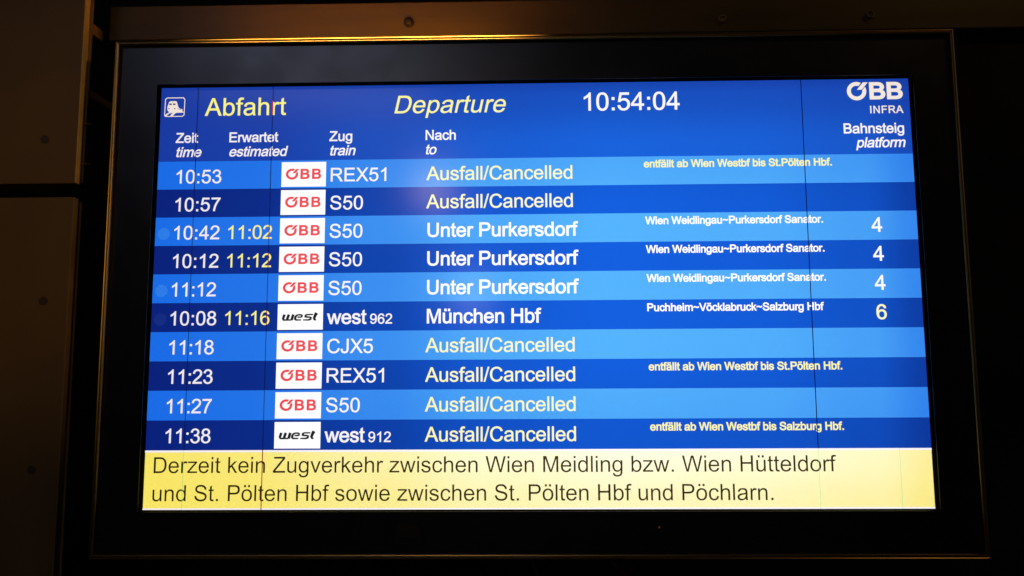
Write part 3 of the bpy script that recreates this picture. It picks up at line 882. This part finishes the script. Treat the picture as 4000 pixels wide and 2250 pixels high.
for k, (t, e, dot, tr, dest, via, plat) in enumerate(ROWS):
    v0 = ROW0 + PITCH * k
    base = 134.9 + 38.62 * k
    shade = 'light' if k % 2 == 0 else 'dark'
    row = flat("departure_row", *rect(0, 1020, v0, v0 + PITCH), M[shade], Y_BAND, board,
               label=("light" if k % 2 == 0 else "dark") + " blue row for the " + t + " train to " + dest[0] if "/" not in dest[0] else ("light" if k % 2 == 0 else "dark") + " blue row for the cancelled " + t + " train")
    w = 61.5 if t[1] == '0' else 59.5
    letters("departure_time", t, 26.4, base, 26.0, w, M['white'], row, bold=12)
    if e:
        letters("expected_time", e, 99.9, base, 26.0, 59.3, M['yellow'], row, bold=4)
    if dot:
        flat("indicator_dot", *fill([disc(12.4, base - 7.8, 8.3, 32)]), M['dot_' + shade], Y_TEXT, row)
    tile(row, v0 + 2.6, tr[0] == "west")
    if len(tr) == 3:
        letters("train_number", tr[0], 236.0, base - 0.6, 26.0, tr[1], M['white'], row, bold=30)
        letters("train_number", tr[2], 293.6, base - 0.6, 18.4, 29.4, M['white'], row, bold=20)
    else:
        letters("train_number", tr[0], 237.3, base - 0.6, 26.0, tr[1], M['white'], row, bold=12)
    if dest[2] == 'yellow':
        letters("destination", dest[0], 367.2, base - 1.0, 26.0, dest[1], M['yellow'], row, bold=16)
    else:
        letters("destination", dest[0], 369.1, base - 0.7, 26.0, dest[1], M['white'], row, bold=34)
    if via:
        letters("via_note", via[0], 660.4, v0 + 15.2, 13.9, via[1], M['note_yellow' if via[2] == 'yellow' else 'white'], row, bold=56)
    if plat:
        letters("platform_number", plat[0], 959.4, base - 2.2, 26.8, None, M[plat[1]], row, bold=24)

VB = ROW0 + PITCH * 10
bar = flat("message_bar", *rect(0, 1020, VB, 568.065), M['yellow_bar'], Y_BAND, board, label="yellow message bar along the bottom of the screen")
flat("border_line", *rect(0, 1020, VB, VB + 2.6), M['white'], Y_TILE, bar)
flat("border_line", *rect(0, 1020, 566.0, 568.065), M['white'], Y_TILE, bar)
letters("message_line", "Derzeit kein Zugverkehr zwischen Wien Meidling bzw. Wien Hütteldorf", 12.6, 521.0, 28.6, 884.9, M['black'], bar, bold=-2)
letters("message_line", "und St. Pölten Hbf sowie zwischen St. Pölten Hbf und Pöchlarn.", 12.5, 556.9, 28.6, 803.1, M['black'], bar, bold=-2)


# failed pixel columns
def fault(u, segs, label, w=1.15):
    parts = []
    mats = []
    for v0, v1, m, ww in segs:
        if m not in mats:
            mats.append(m)
        parts.append((rect(u - ww / 2, u + ww / 2, v0, v1), mats.index(m)))
    V, F, K = merge(parts)
    return mesh_obj("pixel_fault", [P3(a, b, Y_FAULT) for a, b in V], F, [M[m] for m in mats], K, board, label=label)


def dashed(v0, v1, w):
    out, v = [], v0
    while v < v1:
        out.append((v, min(v + 1.5, v1), 'dead', w))
        v += 2.3
    return out


fault(51.8, [(0, 145, 'dead', 1.0)] + dashed(145, VB, 1.2) + [(VB, 568, 'fault_green', 0.5)], "thin black column of failed pixels through the departure times")
b3, b4, b6 = (134.9 + 38.62 * i for i in (2, 3, 5))
fault(155.5, [(0, 20.5, 'dead', 1.0), (20.5, 40.4, 'fault_red', 1.5), (40.4, 143, 'dead', 1.0)] + dashed(143, b3 - 19, 1.2) + [(b3 - 19, b3, 'fault_dark_red', 1.2)] + dashed(b3, b4 - 19, 1.2)
      + [(b4 - 19, b4, 'fault_dark_red', 1.2)] + dashed(b4, b6 - 19, 1.2) + [(b6 - 19, b6, 'fault_dark_red', 1.2)] + dashed(b6, VB, 1.2) + [(VB, 568, 'fault_dark_red', 1.2)],
      "column of failed pixels turning red across the yellow parts")
fault(875.1, [(0, VB, 'dead', 1.2), (VB, 568, 'fault_green', 0.5)], "thin dark column of failed pixels near the platform numbers")
fault(978.6, [(VB, 568, 'fault_green', 0.5)], "thin green column of failed pixels in the message bar")

# ------------------------------------------------------------------ cables below the display
c = bm_obj("cable", tube_bm([(-0.030, 0.10, -0.300), (-0.0165, 0.095, -0.352), (-0.0035, 0.09, -0.376), (0.012, 0.09, -0.408), (0.018, 0.10, -0.46)], 0.0022), M['cable_grey'])
c["label"] = "thin grey cable hanging below the middle of the screen"
c["category"] = "cable"
c["group"] = "cables hanging below the screen"
c = bm_obj("cable", tube_bm([(0.062, 0.10, -0.300), (0.0905, 0.095, -0.356), (0.105, 0.09, -0.372), (0.130, 0.09, -0.396), (0.168, 0.10, -0.43)], 0.0026), M['cable_red'])
c["label"] = "dull red cable slanting out from under the screen"
c["category"] = "cable"
c["group"] = "cables hanging below the screen"
